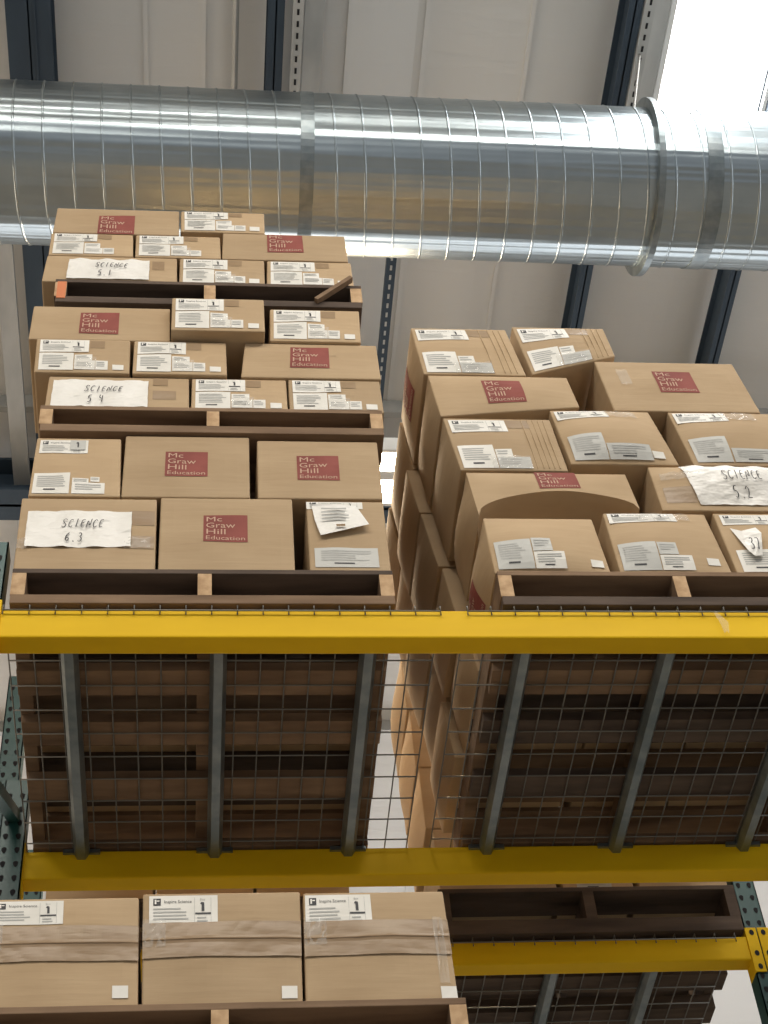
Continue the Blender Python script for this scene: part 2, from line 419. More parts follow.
def dress_label_carton(o, f, big=False, stickers=True, seed=1):
    """the look of the labelled cartons: address label on top, packing labels low, tape tab, small white label"""
    w, h = f.w, f.h; r = random.Random(seed)
    lw = min(.175, w * .52)
    if h < .2:
        address_label(o, f, .012, h * .58, lw, h * .38)
        tape(o, f, .012 + lw + .003, h * .72, .045, h * .22)
        doc_label(o, f, .012, h * .06, lw * .70, h * .49, seed=seed)
        doc_label(o, f, .012 + lw * .72, h * .32, lw * .36, h * .18, 'packing_label', None, 2, seed)
        doc_label(o, f, .012 + lw * .72, h * .08, lw * .42, h * .24, 'packing_label', None, 3, seed, )
        doc_label(o, f, .012 + lw * 1.15, h * .08, lw * .25, h * .24, 'packing_label', None, 3, seed + 3)
        if r.random() < .6: film(o, f, .012 + lw * .72, h * .10, lw * .45, h * .28, seed)
    else:
        address_label(o, f, .012, h - .075, lw, .062)
        tape(o, f, .012 + lw + .003, h - .055, .07, .042)
        doc_label(o, f, .012, .008, .105, h * .40, seed=seed, paper=PAPER if r.random() < .5 else GREYP)
        doc_label(o, f, .12, .05, .05, .035, 'packing_label', None, 2, seed)
        doc_label(o, f, .12, .008, .10, .045, 'packing_label', GREYP, 3, seed)
        film(o, f, .10, .004, .12, .05, seed)
    if stickers: plain_label(o, f, w - .052, h * .06 + .004, .034, .024)

# ------------------------------------------------------------------ THE SETTING
mb = MB(); mb.box(-12, 14, -8, 16, -.2, 0); tag(mb.build('floor', FLOORM), kind='structure')
mb = MB(); mb.box(-12, 14, 16, 16.2, 0, 10.5); tag(mb.build('wall_back', WALLM), kind='structure')
mb = MB(); mb.box(-12.2, -12, -8, 16, 0, 10.5); tag(mb.build('wall_left', WALLM), kind='structure')
mb = MB(); mb.box(14, 14.2, -8, 16, 0, 10.5); tag(mb.build('wall_right', WALLM), kind='structure')
# roof: vinyl faced insulation sagging between the roof members, with a roof light let in on the right
PUR = [-12, -9.9, -7.6, -5.4, -3.3, -.9, .38, 1.14, 2.24, 3.10, 5.3, 7.6, 9.9, 12, 14]
SEAM = [-2.1, -.30, .0, .76, 1.17, 1.72, 3.9, 4.6]
def roof_z(x):
    for a, b in zip(PUR, PUR[1:]):
        if a <= x <= b: return 10.06 - .05 * min(1, (b - a)) * math.sin(math.pi * (x - a) / (b - a))
    return 10.06
mb = MB(); xs = []
x = -12.0
while x < 14: xs.append(x); x += .08 if -2.5 < x < 5 else .3
xs += [2.47, 3.06, 14.0]; xs = sorted(set(round(v, 3) for v in xs)); ys = [-8, -2.0, 4.95, 16]
for j in range(3):
    for i in range(len(xs) - 1):
        if j == 1 and xs[i] >= 2.469 and xs[i + 1] <= 3.061: continue
        mb.quad([(xs[i], ys[j], roof_z(xs[i])), (xs[i + 1], ys[j], roof_z(xs[i + 1])), (xs[i + 1], ys[j + 1], roof_z(xs[i + 1])), (xs[i], ys[j + 1], roof_z(xs[i]))])
ceil = mb.build('ceiling', VINYL, smooth=True); tag(ceil, kind='structure')
mb = MB(); mb.box(-12, 14, -8, 16, 10.35, 10.5); tag(mb.build('ceiling_deck', STRUT), kind='structure')
mb = MB(); mb.quad([(2.47, -2, 10.10), (3.06, -2, 10.10), (3.06, 4.95, 10.10), (2.47, 4.95, 10.10)])
w1 = mb.build('window_1', SKYM); tag(w1, kind='structure')
mb = MB()
for a in ((2.44, 2.47), (3.06, 3.08)): mb.box(a[0], a[1], -2, 4.95, 9.97, 10.12)
mb.box(2.44, 3.08, 4.95, 5.0, 9.97, 10.12); mb.build('window_frame', WHITE, w1)
# taped seams of the insulation
mb = MB()
for x in SEAM: mb.box(x - .012, x + .012, -8, 16, roof_z(x) - .012, roof_z(x))
tag(mb.build('trim_1', VINYL), kind='structure')
# cross girt folds and the dark eave beam
mb = MB()
for y in (6.62, 9.6, 12.5): mb.box(-12, 14, y, y + .045, 9.93, 10.05)
tag(mb.build('trim_2', STRUT), kind='structure')

# ------------------------------------------------------------------ roof members
def purlin(x, w, label, cat='roof purlin', m=STEELB, z=9.80, h=.22):
    mb = MB(); c = x
    mb.box(c - w / 2, c + w / 2, -8, 16, z, z + .012)          # lower flange
    if w > .15: mb.box(c + w * .12, c + w * .12 + .008, -8, 16, z - .006, z + h)
    mb.box(c - .004, c + .004, -8, 16, z, z + h)
    mb.box(c - w / 2, c + w / 2, -8, 16, z + h - .012, z + h)
    r = empty('roof_purlin', (c, 4, z), label, cat); mb.build('channel', m, r); return r
purlin(-.875, .225, 'wide dark blue roof purlin at the upper left, above the duct')
purlin(.365, .085, 'narrow dark blue roof purlin running beside a perforated strut, above the tall left stack')
purlin(2.205, .07, 'blue grey roof purlin beside the bright roof light, reappearing below the duct', m=STEELB)
purlin(3.085, .065, 'dark blue roof purlin at the right, seen below the duct')
def strut(x, y0, y1, label, w=.055, z=9.78, trim=0.0, m=None, hm=None, slots=True):
    m = m or STRUT; hm = hm or HOLE
    r = empty('perforated_strut', (x, (y0 + y1) / 2, z), label, 'slotted strut')
    mb = MB(); mb.box(x - w / 2, x + w / 2, y0, y1, z, z + .05); y = max(y0, 2.5) + .05; mb.cur = 1
    while slots and y < min(y1, 9):
        mb.box(x - .006, x + .006, y, y + .032, z - .002, z + .001); y += .065
    mb.build('channel', [m, hm], r)
    if trim:
        mb = MB(); mb.box(x + w / 2 + .01, x + w / 2 + trim, y0, y1, z + .08, z + .10); mb.build('side_flange', STRUT, r)
    return r
strut(.475, -8, 16, 'pale perforated strut above the duct over the tall left stack', trim=.11)
strut(1.07, 5.0, 16, 'dark edged perforated strut hanging in the gap between the two stacks', m=STEELB, hm=STRUT)
strut(2.275, -8, 4.6, 'pale perforated strut next to the bright roof light', trim=.10)
strut(-1.09, 5.3, 16, 'pale strut at the left edge, left of the tall stack', w=.10, slots=False)
strut(3.07, -8, 5.0, 'pale strut at the upper right corner, beyond the roof light', w=.045, slots=False)
mb = MB(); mb.tube([(.165, -8, 9.96), (.165, 16, 9.96)], .016, 8)
tag(mb.build('conduit_pipe', STRUT), 'thin dark pipe running along the roof at the upper left', 'pipe')
r = empty('cross_beam', (0, 7.2, 9.6), 'dark horizontal roof beam behind the stacks at the left edge', 'roof beam')
mb = MB(); mb.box(-12, 14, 7.0, 7.25, 9.60, 9.62); mb.box(-12, 14, 7.12, 7.14, 9.6, 9.9); mb.box(-12, 14, 7.0, 7.25, 9.88, 9.9)
mb.build('flanges', STEELB, r)

# lamps
def lamp(x, y, z, label):
    r = empty('strip_light', (x, y, z), label, 'light fixture', 'strip lights under the roof')
    mb = MB(); L = .68
    mb.box(x - L, x + L, y - .19, y + .19, z + .05, z + .08)
    for s in (-1, 1): mb.box(x - L, x + L, y + s * .19 - .01, y + s * .19 + .01, z - .02, z + .08)
    mb.box(x - L, x + L, y - .03, y + .03, z, z + .05)
    mb.build('housing', WHITE, r)
    for s in (-.12, -.07, .07, .12):
        mb = MB(); mb.tube([(x - L + .03, y + s, z + .025), (x + L - .03, y + s, z + .025)], .016, 8); mb.build('tube', TUBEM, r, smooth=True)
    for sx in (-.5, .5):
        mb = MB(); mb.tube([(x + sx, y, z + .08), (x + sx, y, 10.02)], .003, 5); mb.build('hanging_wire', WIRE, r)
lamp(.42, 6.0, 8.60, 'bright strip light glowing in the gap between the two stacks')

# ------------------------------------------------------------------ the spiral duct
DY, DZ, DR = 4.06, 8.415, .360
def duct():
    r = empty('spiral_duct', (1, DY, DZ), 'large galvanised spiral air duct crossing under the roof', 'air duct')
    mb = MB(); x0, x1 = -5.0, 7.0; k = 72; n = 120
    for i in range(n + 1):
        x = x0 + (x1 - x0) * i / n
        for j in range(k):
            t = 2 * math.pi * j / k; mb.v.append((x, DY + DR * math.cos(t), DZ + DR * math.sin(t)))
    for i in range(n):
        for j in range(k):
            j2 = (j + 1) % k; mb.f.append((i * k + j, i * k + j2, (i + 1) * k + j2, (i + 1) * k + j)); mb.mi.append(0)
    mb.build('pipe', DUCT, r, smooth=True); r.rotation_euler.y = .019
    pitch = .1250; mb = MB(); N = int((x1 - x0) / pitch * 40); k = 5
    prev = None
    for i in range(N + 1):
        t = 2 * math.pi * i / 40; x = x0 + pitch * i / 40; base = len(mb.v)
        for j in range(k):
            a = math.pi * j / (k - 1); rr = DR + .0045 * math.sin(a) - .001
            mb.v.append((x + .006 * math.cos(a), DY + rr * math.cos(t), DZ + rr * math.sin(t)))
        if prev is not None:
            for j in range(k - 1): mb.f.append((prev + j, prev + j + 1, base + j + 1, base + j)); mb.mi.append(0)
        prev = base
    mb.build('spiral_seam', DUCT, r, smooth=True)
    def ring(x, w, h, name, m):
        mb = MB(); k = 72; prof = [(-w / 2, .0), (-w / 2, h), (w / 2, h), (w / 2, .0)]
        for j in range(k):
            t = 2 * math.pi * j / k
            for dx, dr in prof: mb.v.append((x + dx, DY + (DR + dr) * math.cos(t), DZ + (DR + dr) * math.sin(t)))
        for j in range(k):
            j2 = (j + 1) % k
            for q in range(3): mb.f.append((j * 4 + q, j * 4 + q + 1, j2 * 4 + q + 1, j2 * 4 + q)); mb.mi.append(0)
        return mb.build(name, m, r)
    ring(2.01, .028, .045, 'flange_ring', GALV)
    ring(.455, .06, .004, 'joint_band', GALV); ring(2.26, .07, .004, 'joint_band', GALV)
    mb = MB(); mb.tube([(2.01, DY - .05, DZ + DR), (2.24, DY + .03, 9.80)], .006, 6); mb.build('hanger_wire', WIRE, r)
duct()

# ------------------------------------------------------------------ racking
def post(mb, x0, x1, y0, y1, z0, z1):
    t = .004
    mb.box(x0, x1, y0, y0 + t, z0, z1); mb.box(x0, x0 + t, y0, y1, z0, z1); mb.box(x1 - t, x1, y0, y1, z0, z1)
    mb.box(x0, x0 + .022, y1 - t, y1, z0, z1); mb.box(x1 - .022, x1, y1 - t, y1, z0, z1)
def holes(mb, x0, x1, y0, y1, z0, z1, flip=False):
    z = z0
    while z < z1:
        for xx in (x0 + .019, x1 - .019):     # teardrop slots
            pts = []
            for a in range(10):
                t = 2 * math.pi * a / 10; rr = .0085; pts.append((xx + rr * math.cos(t) * (1 if math.sin(t) > 0 else .8), y0 - .0012, z + rr * math.sin(t) * (1 if math.sin(t) > 0 else 1.7)))
            mb.quad(pts)
        z += .0508
def upright(x0, x1, ya, yb, top, label, zs=(3.0,)):
    r = empty('rack_upright', ((x0 + x1) / 2, (ya + yb) / 2, 0), label, 'rack upright', 'green rack uprights')
    for y in (ya, yb):
        mb = MB(); post(mb, x0, x1, y, y + .07, .01, top); mb.cur = 1
        holes(mb, x0, x1, y, y + .07, 3.2, top - .03); mb.build('post', [GREEN, HOLE], r)
        mb = MB(); mb.box(x0 - .02, x1 + .02, y - .02, y + .09, 0, .012); mb.build('foot_plate', GREEN, r)
    xc = (x0 + x1) / 2; z = .25; up_ = True
    levels = [.25, 1.3, 2.3, 3.3, 4.35, min(5.0, top - .05)]
    for a, b in zip(levels, levels[1:]):
        mb = MB(); mb.bar((xc, ya + .07, a), (xc, yb, a), .035, .035); mb.build('brace', GREEN, r)
        mb = MB()
        mb.bar((xc, ya + .07, a + .05), (xc, yb, b - .05), .035, .035, (1, 0, 0)) if up_ else mb.bar((xc, yb, a + .05), (xc, ya + .07, b - .05), .035, .035, (1, 0, 0))
        mb.build('diagonal_brace', GREEN, r); up_ = not up_
    return r
UL = (-.589, -.513); UR = (1.902, 1.978)
upright(*UL, 3.243, 4.25, 5.09, 'green rack upright at the left edge of the front rack')
upright(*UR, 3.243, 4.25, 5.09, 'green rack upright at the right end of the front rack')
upright(1.822, 1.898, 4.762, 5.80, 6.0, 'green slotted rack upright of the rear rack, at the lower right corner')
upright(-.69, -.614, 4.762, 5.80, 6.0, 'green rack upright at the left end of the rear rack')

def beam(x0, x1, y, z0, z1, label, depth=.065, face=1, group=None):
    """face 1: front beam (outer face towards -Y); connectors at both ends"""
    r = empty('rack_beam', ((x0 + x1) / 2, y, z0), label, 'rack beam', group)
    mb = MB(); h = z1 - z0
    a, b = (y, y + depth) if face == 1 else (y + depth, y)
    s = 1 if b > a else -1
    prof = [(a, z0), (b, z0), (b, z1 - .035), (a + s * (depth - .02), z1 - .035), (a + s * (depth - .02), z1), (a, z1)]
    n = len(prof)
    for x in (x0, x1):
        for p in prof: mb.v.append((x, p[0], p[1]))
    for i in range(n):
        j = (i + 1) % n; mb.f.append((i, j, n + j, n + i) if s > 0 else (j, i, n + i, n + j)); mb.mi.append(0)
    mb.f.append(tuple(range(n))[::-1]); mb.f.append(tuple(range(n, 2 * n))); mb.mi += [0, 0]
    mb.build('rail', YEL, r, bevel=.005)
    for xe, sg in ((x0, -1), (x1, 1)):
        mb = MB(); yy = a - s * .006
        mb.box(min(xe, xe + sg * .036), max(xe, xe + sg * .036), min(yy, yy + s * .004), max(yy, yy + s * .004), z0 - .05, z1 + .03)
        mb.box(xe - .003, xe + .003, min(yy, b), max(yy, b), z0 - .05, z1 + .03)
        c = mb.build('connector', YEL, r, bevel=.0015)
        mb = MB()
        for zz in (z0 - .03, z0 + .02, z1 + .01):
            xx = xe + sg * .018
            mb.quad([(xx + .008 * math.cos(2 * math.pi * q / 12), yy - s * .0012, zz + .011 * math.sin(2 * math.pi * q / 12)) for q in range(12)])
        mb.build('rivet_holes', HOLE, c)
    return r
ZB0, ZB1 = 4.732, 4.832
beam(UL[1], UR[0], D, ZB0, ZB1, 'yellow front beam of the upper shelf, under the two big stacks', group=None)
beam(UL[1], UR[0], 4.27, ZB0, ZB1, 'yellow rear beam of the upper shelf, behind the pallet undersides')
beam(-.614, 1.822, 4.76, ZB0, 4.822, 'yellow beam of the rear rack with a slotted end plate at lower right')
beam(1.898, 4.3, 4.76, ZB0, 4.822, 'yellow beam of the next rear bay, cut off by the right edge')
beam(-.614, 1.822, 5.80, ZB0, 4.822, 'yellow far beam of the rear rack')
beam(UL[1], UR[0], D, 3.40, 3.50, 'yellow beam under the pallet of the three lower cartons')
beam(UL[1], UR[0], 4.27, 3.40, 3.50, 'yellow rear beam of the lower shelf')

def wire_deck(x0, x1, ya, yb, z, label, sup, cat='wire deck', front=True):
    r = empty('wire_deck', ((x0 + x1) / 2, (ya + yb) / 2, z), label, cat, 'wire mesh decks')
    mb = MB(); n = round((x1 - x0) / .066); R_ = .0022
    for i in range(n + 1):
        x = x0 + (x1 - x0) * i / n
        mb.tube([(x, ya - .007, z - .030), (x, ya - .007, z + .002), (x, ya + .02, z + .002), (x, yb - .02, z + .002), (x, yb + .007, z - .0), (x, yb + .007, z - .03)], R_, 5)
    y = ya - .008
    ysx = [ya - .010, yb + .010]; k = round((yb - ya) / .10)
    for i in range(1, k): ysx.append(ya + (yb - ya) * i / k)
    for y in ysx:
        zz = z - .018 if (y < ya or y > yb) else z - .002
        mb.tube([(x0, y, zz), (x1, y, zz)], R_ * 1.1, 5)
    mb.build('wire_mesh', WIRE, r, smooth=True)
    for x in sup:
        mb = MB(); w = .046; h = .034; q = z - .004
        prof = [(-w / 2, 0), (-w / 2, -.014), (-.012, -h), (.012, -h), (w / 2, -.014), (w / 2, 0)]
        for y in (ya + .047, yb - .047):
            for a, b in prof: mb.v.append((x + a, y, q + b))
        for i in range(6):
            j = (i + 1) % 6; mb.f.append((i, j, 6 + j, 6 + i)); mb.mi.append(0)
        mb.f.append((5, 4, 3, 2, 1, 0)); mb.f.append((6, 7, 8, 9, 10, 11)); mb.mi += [0, 0]
        mb.box(x - .055, x + .055, yb - .075, yb - .047, q - .016, q - .002)
        mb.box(x - .055, x + .055, ya + .047, ya + .075, q - .016, q - .002)
        mb.build('support_channel', GALV, r, smooth=False)
    return r
ZD = 4.838
wire_deck(-.505, .642, D, 4.335, ZD, 'left wire mesh deck of the upper shelf, under the taller stack', (-.342, .055, .460))
wire_deck(.715, 1.87, D, 4.335, ZD, 'right wire mesh deck of the upper shelf, under the leaning stack', (.888, 1.293, 1.70))
wire_deck(.63, 1.78, 4.76, 5.865, 4.828, 'wire mesh deck of the rear rack, at the bottom right', (.80, 1.19, 1.53))
wire_deck(-.58, .57, 4.76, 5.865, 4.828, 'wire mesh deck of the rear rack, hidden mostly behind the three lower cartons', (-.42, .0, .42))
wire_deck(-.505, .642, D, 4.335, 3.506, 'wire mesh deck of the lower shelf, under the pallet of the three lower cartons', (-.342, .055, .460))

# ------------------------------------------------------------------ pallets
def pallet(x0, z0, label, y0=D - .012, W_=1.016, L_=1.17, H_=.13, group=None, woods=(WOOD, WOOD2), seed=1, bt=.032, ends=None):
    r = empty('wooden_pallet', (x0 + W_ / 2, y0 + L_ / 2, z0), label, 'pallet', group); rd = random.Random(seed)
    tb = .017
    for x in (x0, x0 + W_ / 2 - .019, x0 + W_ - .038):
        mb = MB(); mb.box(x, x + .038, y0 + .002, y0 + L_ - .002, z0 + bt, z0 + H_ - tb); mb.build('stringer', woods[0], r, bevel=.002)
        mb = MB(); mb.box(x + .0005, x + .0375, y0 + .0005, y0 + .003, z0 + bt, z0 + H_ - tb); mb.build('stringer_end', ends or WOOD3, r)
    ys = [0, .19, .33, .47, .61, .75, .89, L_ - .14]
    for i, y in enumerate(ys):
        w = .14 if i in (0, len(ys) - 1) else .095
        mb = MB(); mb.box(x0, x0 + W_, y0 + y, y0 + y + w, z0 + H_ - tb, z0 + H_); mb.build('deck_board', woods[rd.random() < .4], r, bevel=.002)
    ys = [0, .26, .47, .72, L_ - .13]
    for i, y in enumerate(ys):
        w = .12 if i in (0, len(ys) - 1) else .10
        mb = MB(); mb.box(x0 + rd.uniform(0, .006), x0 + W_ - rd.uniform(0, .006), y0 + y, y0 + y + w, z0, z0 + bt); mb.build('bottom_board', woods[rd.random() < .4], r, bevel=.002)
    return r
PZ = ZD + .006
pallet(-.492, PZ, 'pallet standing on the upper shelf beam, lowest under the tall left stack', seed=3)
pallet(-.470, 5.555, 'pallet in the middle of the tall left stack, carrying the carton marked 5 4', H_=.118, seed=4, L_=1.15, woods=(WOOD, WOOD))
p3 = pallet(-.470, 6.206, 'dark pallet near the top of the left stack, with broken board and orange paint', H_=.127, W_=.995, seed=5, L_=1.15, woods=(WOOD2, WOOD2))
mb = MB(); mb.bar(at(316, 301, D - .02), at(351, 279, D - .03), .014, .022, (0, 1, 0)); mb.build('broken_board', WOOD, p3)
mb = MB(); mb.box(-.462, -.434, D - .0145, D - .0118, 6.224, 6.315); mb.build('orange_paint', ORANGE, p3)['label'] = 'orange painted stringer end'
pallet(.812, PZ, 'pallet standing on the upper shelf beam under the leaning right stack', seed=6)
pallet(.802, 4.838, 'weathered dark pallet on the rear rack, at the lower right', y0=4.745, seed=7, H_=.18, woods=(WOOD2, WOOD2), bt=.055, ends=WOOD2)
pallet(-.50, 4.838, 'pallet on the rear rack behind the three lower cartons', y0=4.745, seed=8, H_=.16, woods=(WOOD2, WOOD2))
pallet(-.475, 3.515, 'pallet under the three lower cartons at the bottom edge', seed=9, woods=(WOOD, WOOD), W_=1.055)

# ------------------------------------------------------------------ LEFT STACK
zA0 = PZ + .131; zA1 = 5.277
def sheet(o, f, x0, y0, w, h, l1, l2, sk=0.0, seed=0, two=.42):
    d = Decal(f, x0, y0, x0 + w, y0 + h, sk); r = random.Random(seed); n = 22; k = 10; b = 0
    for j in range(k + 1):
        for i in range(n + 1):
            e = .003 + .0035 * math.sin(i * .9 + j * .5 + seed) * math.sin(j * .8 + seed) + r.uniform(0, .0015)
            jx = r.uniform(-.002, .002) if i in (0, n) else 0
            d.mb.v.append(tuple(d.pt(i / n + jx, j / k + (r.uniform(-.005, .005) if j in (0, k) else 0), max(.0015, e))))
    for j in range(k):
        for i in range(n):
            a = b + j * (n + 1) + i; d.mb.f.append((a, a + 1, a + n + 2, a + n + 1)); d.mb.mi.append(0)
    o2 = d.build('handwritten_sheet', [SHEET], o, 'white sheet with black handwriting')
    for p in o2.data.polygons: p.use_smooth = True
    d2 = Decal(f, x0, y0, x0 + w, y0 + h, sk)
    d2.hand(l1, .33, .50, .058, .24, .0024, 0, .0085, .35); d2.hand(l2, .37, .12, .06, .25, .0028, 0, .0085)
    d2.build('handwriting', [INK], o2)
    return o2

def box_px(label, corners, z0, z1, Y=D, depth=.38, **k):
    P = quad_px(*corners, Y, z0, z1)
    o, f, lf, rf = carton('cardboard_box', label, k.pop('group', None), P, depth, **k)
    return o, f, lf, rf, P

GL = 'cartons of the tall left stack'
# row A
o, f, lf, rf, P = box_px('carton with a taped sheet reading SCIENCE 6.3, bottom left of the tall left stack', ((22, 498), (157, 498), (155, 569), (13, 569)), zA0, 5.270, group=GL)
a = fpos(P, 24, 548, D); sheet(o, f, a[0], a[1], .285, .145, 'SCIENCE', '6.3', seed=1)
tape(o, f, .31, f.h * .30, .06, .05); tape(o, f, .30, f.h * .62, .07, .06); film(o, f, .29, f.h * .30, .07, .04, 4); film(o, f, .0, f.h * .28, .03, .04, 5)
o, f, lf, rf, P = box_px('carton with a red logo, bottom row middle of the tall left stack', ((161, 497), (292, 498), (295, 569), (158, 569)), zA0, 5.277, group=GL)
logo(o, f, *fpos(P, 225.5, 529.5, D))
o, f, lf, rf, P = box_px('carton with a torn loose sheet, bottom right of the tall left stack', ((306, 501), (383, 502), (391, 569), (310, 569)), zA0, 5.268, group=GL)
doc_label(o, f, .015, .02, .175, .075, paper=GREYP, n=5)
address_label(o, f, .0, f.h - .035, .16, .03)
d = Decal(f, .012, .135, .150, .268, .0)
n = len(d.mb.v)
for (u, v, e) in ((.02, 1, .004), (.5, .97, .012), (.93, .95, .01), (1.15, .28, .02), (.6, .12, .016), (.16, 0, .012), (.06, .5, .01)): d.mb.v.append(tuple(d.pt(u, v, e)))
d.mb.f += [(0, 6, 1), (1, 6, 4), (6, 5, 4), (1, 4, 2), (2, 4, 3)]; d.mb.mi += [0] * 5; d.mb.cur = 1
d.rect(.48, .20, .66, .27, 1, .022, nv=1); lines(d, .2, .4, .9, .85, 4, 2, .018, 4)
d.build('loose_sheet', [SHEET, CARD_DK, INKG], o, 'curling white sheet with faint print')
# row B
zB0 = 5.279; zB1 = 5.548
o, f, lf, rf, P = box_px('carton with white labels, second row left of the tall left stack', ((37, 440), (121, 442), (120, 497), (28, 497)), zB0, 5.535, group=GL)
address_label(o, f, .012, f.h - .072, .14, .060)
doc_label(o, f, .008, .01, .10, .085, seed=5); doc_label(o, f, .115, .05, .045, .022, n=2); doc_label(o, f, .115, .01, .09, .045, n=3); doc_label(o, f, .165, .06, .025, .02, n=2)
d = Decal(f, .10, f.h - .058, .145, f.h - .016); d.rect(0, 0, 1, 1, 0, .004); d.stroke([(.42, .65), (.52, .82), (.52, .25)], .004, 1, .005); d.build('number_slip', [GREYP, INK], o, 'grey slip with the number 1')
o, f, lf, rf, P = box_px('carton with a red logo, second row middle of the tall left stack', ((126, 435), (249, 435), (250, 497), (121, 497)), zB0, 5.550, group=GL)
logo(o, f, *fpos(P, 186.5, 465, D))
o, f, lf, rf, P = box_px('carton with a red logo, second row right of the tall left stack', ((257, 441), (377, 442), (383, 498), (258, 497)), zB0, 5.536, group=GL)
logo(o, f, *fpos(P, 318, 469, D))
# row C
zC0 = 5.674; zC1 = 5.830
o, f, lf, rf, P = box_px('flat carton with a taped sheet reading SCIENCE 5 4, on the middle pallet', ((49, 379), (189, 379), (189, 411), (44, 411)), zC0, zC1, group=GL, nz=4)
a = fpos(P, 50, 407, D); sheet(o, f, a[0], a[1], .285, .128, 'SCIENCE', '5 4', seed=2)
tape(o, f, .315, f.h * .72, .045, .035); tape(o, f, .315, f.h * .30, .07, .04)
o, f, lf, rf, P = box_px('flat labelled carton, middle of the row on the middle pallet', ((192, 379), (286, 379), (288, 411), (191, 411)), zC0, zC1, group=GL, nz=4); dress_label_carton(o, f, seed=11)
o, f, lf, rf, P = box_px('flat labelled carton, right end of the row on the middle pallet', ((288, 378), (379, 378), (384, 411), (290, 411)), zC0, zC1 + .003, group=GL, nz=4); dress_label_carton(o, f, seed=12)
# row D
zD0 = 5.834; zD1 = 6.008
o, f, lf, rf, P = box_px('flat labelled carton, left end of the row above the sheet marked 5 4', ((36, 346), (130, 347), (129, 378), (33, 378)), zD0, 6.004, Y=D - .012, group=GL, nz=4); dress_label_carton(o, f, seed=13)
o, f, lf, rf, P = box_px('flat labelled carton left of a dark gap, above the sheet marked 5 4', ((134, 347), (226, 347), (227, 378), (132, 378)), zD0, 6.002, Y=D - .012, group=GL, nz=4); dress_label_carton(o, f, seed=14)
o, f, lf, rf, P = box_px('long flat carton with red logo, right end, one row above the middle pallet row', ((245, 344), (376, 345), (381, 378), (241, 377)), zD0, 6.010, Y=D - .006, group=GL, nz=4)
logo(o, f, *fpos(P, 309.5, 360, D)); tape(o, f, .27, f.h * .62, .02, .002)
# row E
zE0 = 6.012; zE1 = 6.196
o, f, lf, rf, P = box_px('long flat carton with a red logo, left, just under the top pallet', ((33, 313), (170, 314), (170, 344), (28, 342)), zE0, 6.190, group=GL, nz=4, Y=D - .004)
logo(o, f, *fpos(P, 99.5, 325, D), h=.112)
o, f, lf, rf, P = box_px('flat labelled carton pulled forward, middle, just under the top pallet', ((172, 305), (264, 307), (265, 333), (171, 333)), zE0, 6.186, Y=D - .05, group=GL, nz=4); dress_label_carton(o, f, seed=16)
o, f, lf, rf, P = box_px('flat labelled carton with torn tape, right, just under the top pallet', ((270, 312), (359, 312), (361, 342), (270, 342)), zE0, 6.184, Y=D - .015, group=GL, nz=4); dress_label_carton(o, f, seed=17)
# row F
zF0 = 6.335; zF1 = 6.486
o, f, lf, rf, P = box_px('flat carton with a taped sheet reading SCIENCE 5.1, on the top pallet', ((47, 259), (177, 259), (177, 286), (41, 285)), zF0, zF1, group=GL, nz=4)
a = fpos(P, 66, 279, D); sheet(o, f, a[0], a[1], .265, .112, 'SCIENCE', '5.1', seed=3); tape(o, f, .35, f.h * .5, .04, .05)
o, f, lf, rf, P = box_px('flat labelled carton, middle of the row on the top pallet', ((180, 258), (264, 258), (265, 285), (179, 285)), zF0, zF1, group=GL, nz=4); dress_label_carton(o, f, seed=18)
o, f, lf, rf, P = box_px('flat labelled carton, right end of the row on the top pallet', ((267, 258), (350, 258), (354, 285), (267, 285)), zF0, zF1 - .002, group=GL, nz=4); dress_label_carton(o, f, seed=19)
# row G
zG0 = 6.489; zG1 = 6.622
o, f, lf, rf, P = box_px('flat labelled carton, left end of the row above the sheet marked 5.1', ((51, 237), (133, 238), (133, 258), (48, 258)), zG0, zG1, group=GL, nz=4); dress_label_carton(o, f, stickers=False, seed=20)
o, f, lf, rf, P = box_px('flat labelled carton, middle of the row above the sheet marked 5.1', ((136, 238), (220, 238), (221, 258), (135, 258)), zG0, zG1, group=GL, nz=4); dress_label_carton(o, f, stickers=False, seed=21)
o, f, lf, rf, P = box_px('long flat carton with a red logo, right end, one below the very top cartons', ((223, 233), (344, 234), (348, 258), (222, 257)), zG0, 6.648, group=GL, nz=4)
logo(o, f, *fpos(P, 285, 244.5, D))
# row H
o, f, lf, rf, P = box_px('long flat carton with a red logo, very top left of the tall left stack', ((57, 212), (179, 214), (179, 238), (52, 237)), 6.625, 6.780, group=GL, nz=4)
logo(o, f, *fpos(P, 116.5, 225.5, D))
o, f, lf, rf, P = box_px('flat labelled carton, very top right of the tall left stack', ((181, 211), (264, 213), (265, 236), (181, 236)), 6.651, 6.780, group=GL, nz=4); dress_label_carton(o, f, seed=22)

# ------------------------------------------------------------------ RIGHT STACK
GR = 'cartons of the leaning right stack'
def rbox(label, corners, z0, z1, **k):
    k.setdefault('bf', .02); k.setdefault('bl', .004)
    return box_px(label, corners, z0, z1, group=GR, depth=k.pop('depth', .37), **k)
z1_ = PZ + .131
b = rbox('bulging carton with a pale curled label, bottom left of the leaning right stack', ((483, 519), (591, 516), (611, 572), (495, 573)), z1_, 5.203, bf=.024, vk=.8, bl=.03)
o, f, lf, rf, P = b
doc_label(o, f, .012, .012, .10, .105, paper=GREYP, seed=31, n=7); doc_label(o, f, .115, .07, .055, .05, paper=GREYP, n=3); doc_label(o, f, .115, .012, .085, .055, paper=PAPER, n=4)
plain_label(o, f, f.w - .05, .02, .035, .025); logo(o, lf, .17, .07)
o, f, lf, rf, P = rbox('bulging carton with shiny tape over its label, bottom middle of the leaning stack', ((602, 511), (703, 511), (732, 571), (620, 571)), z1_, 5.228, bf=.022)
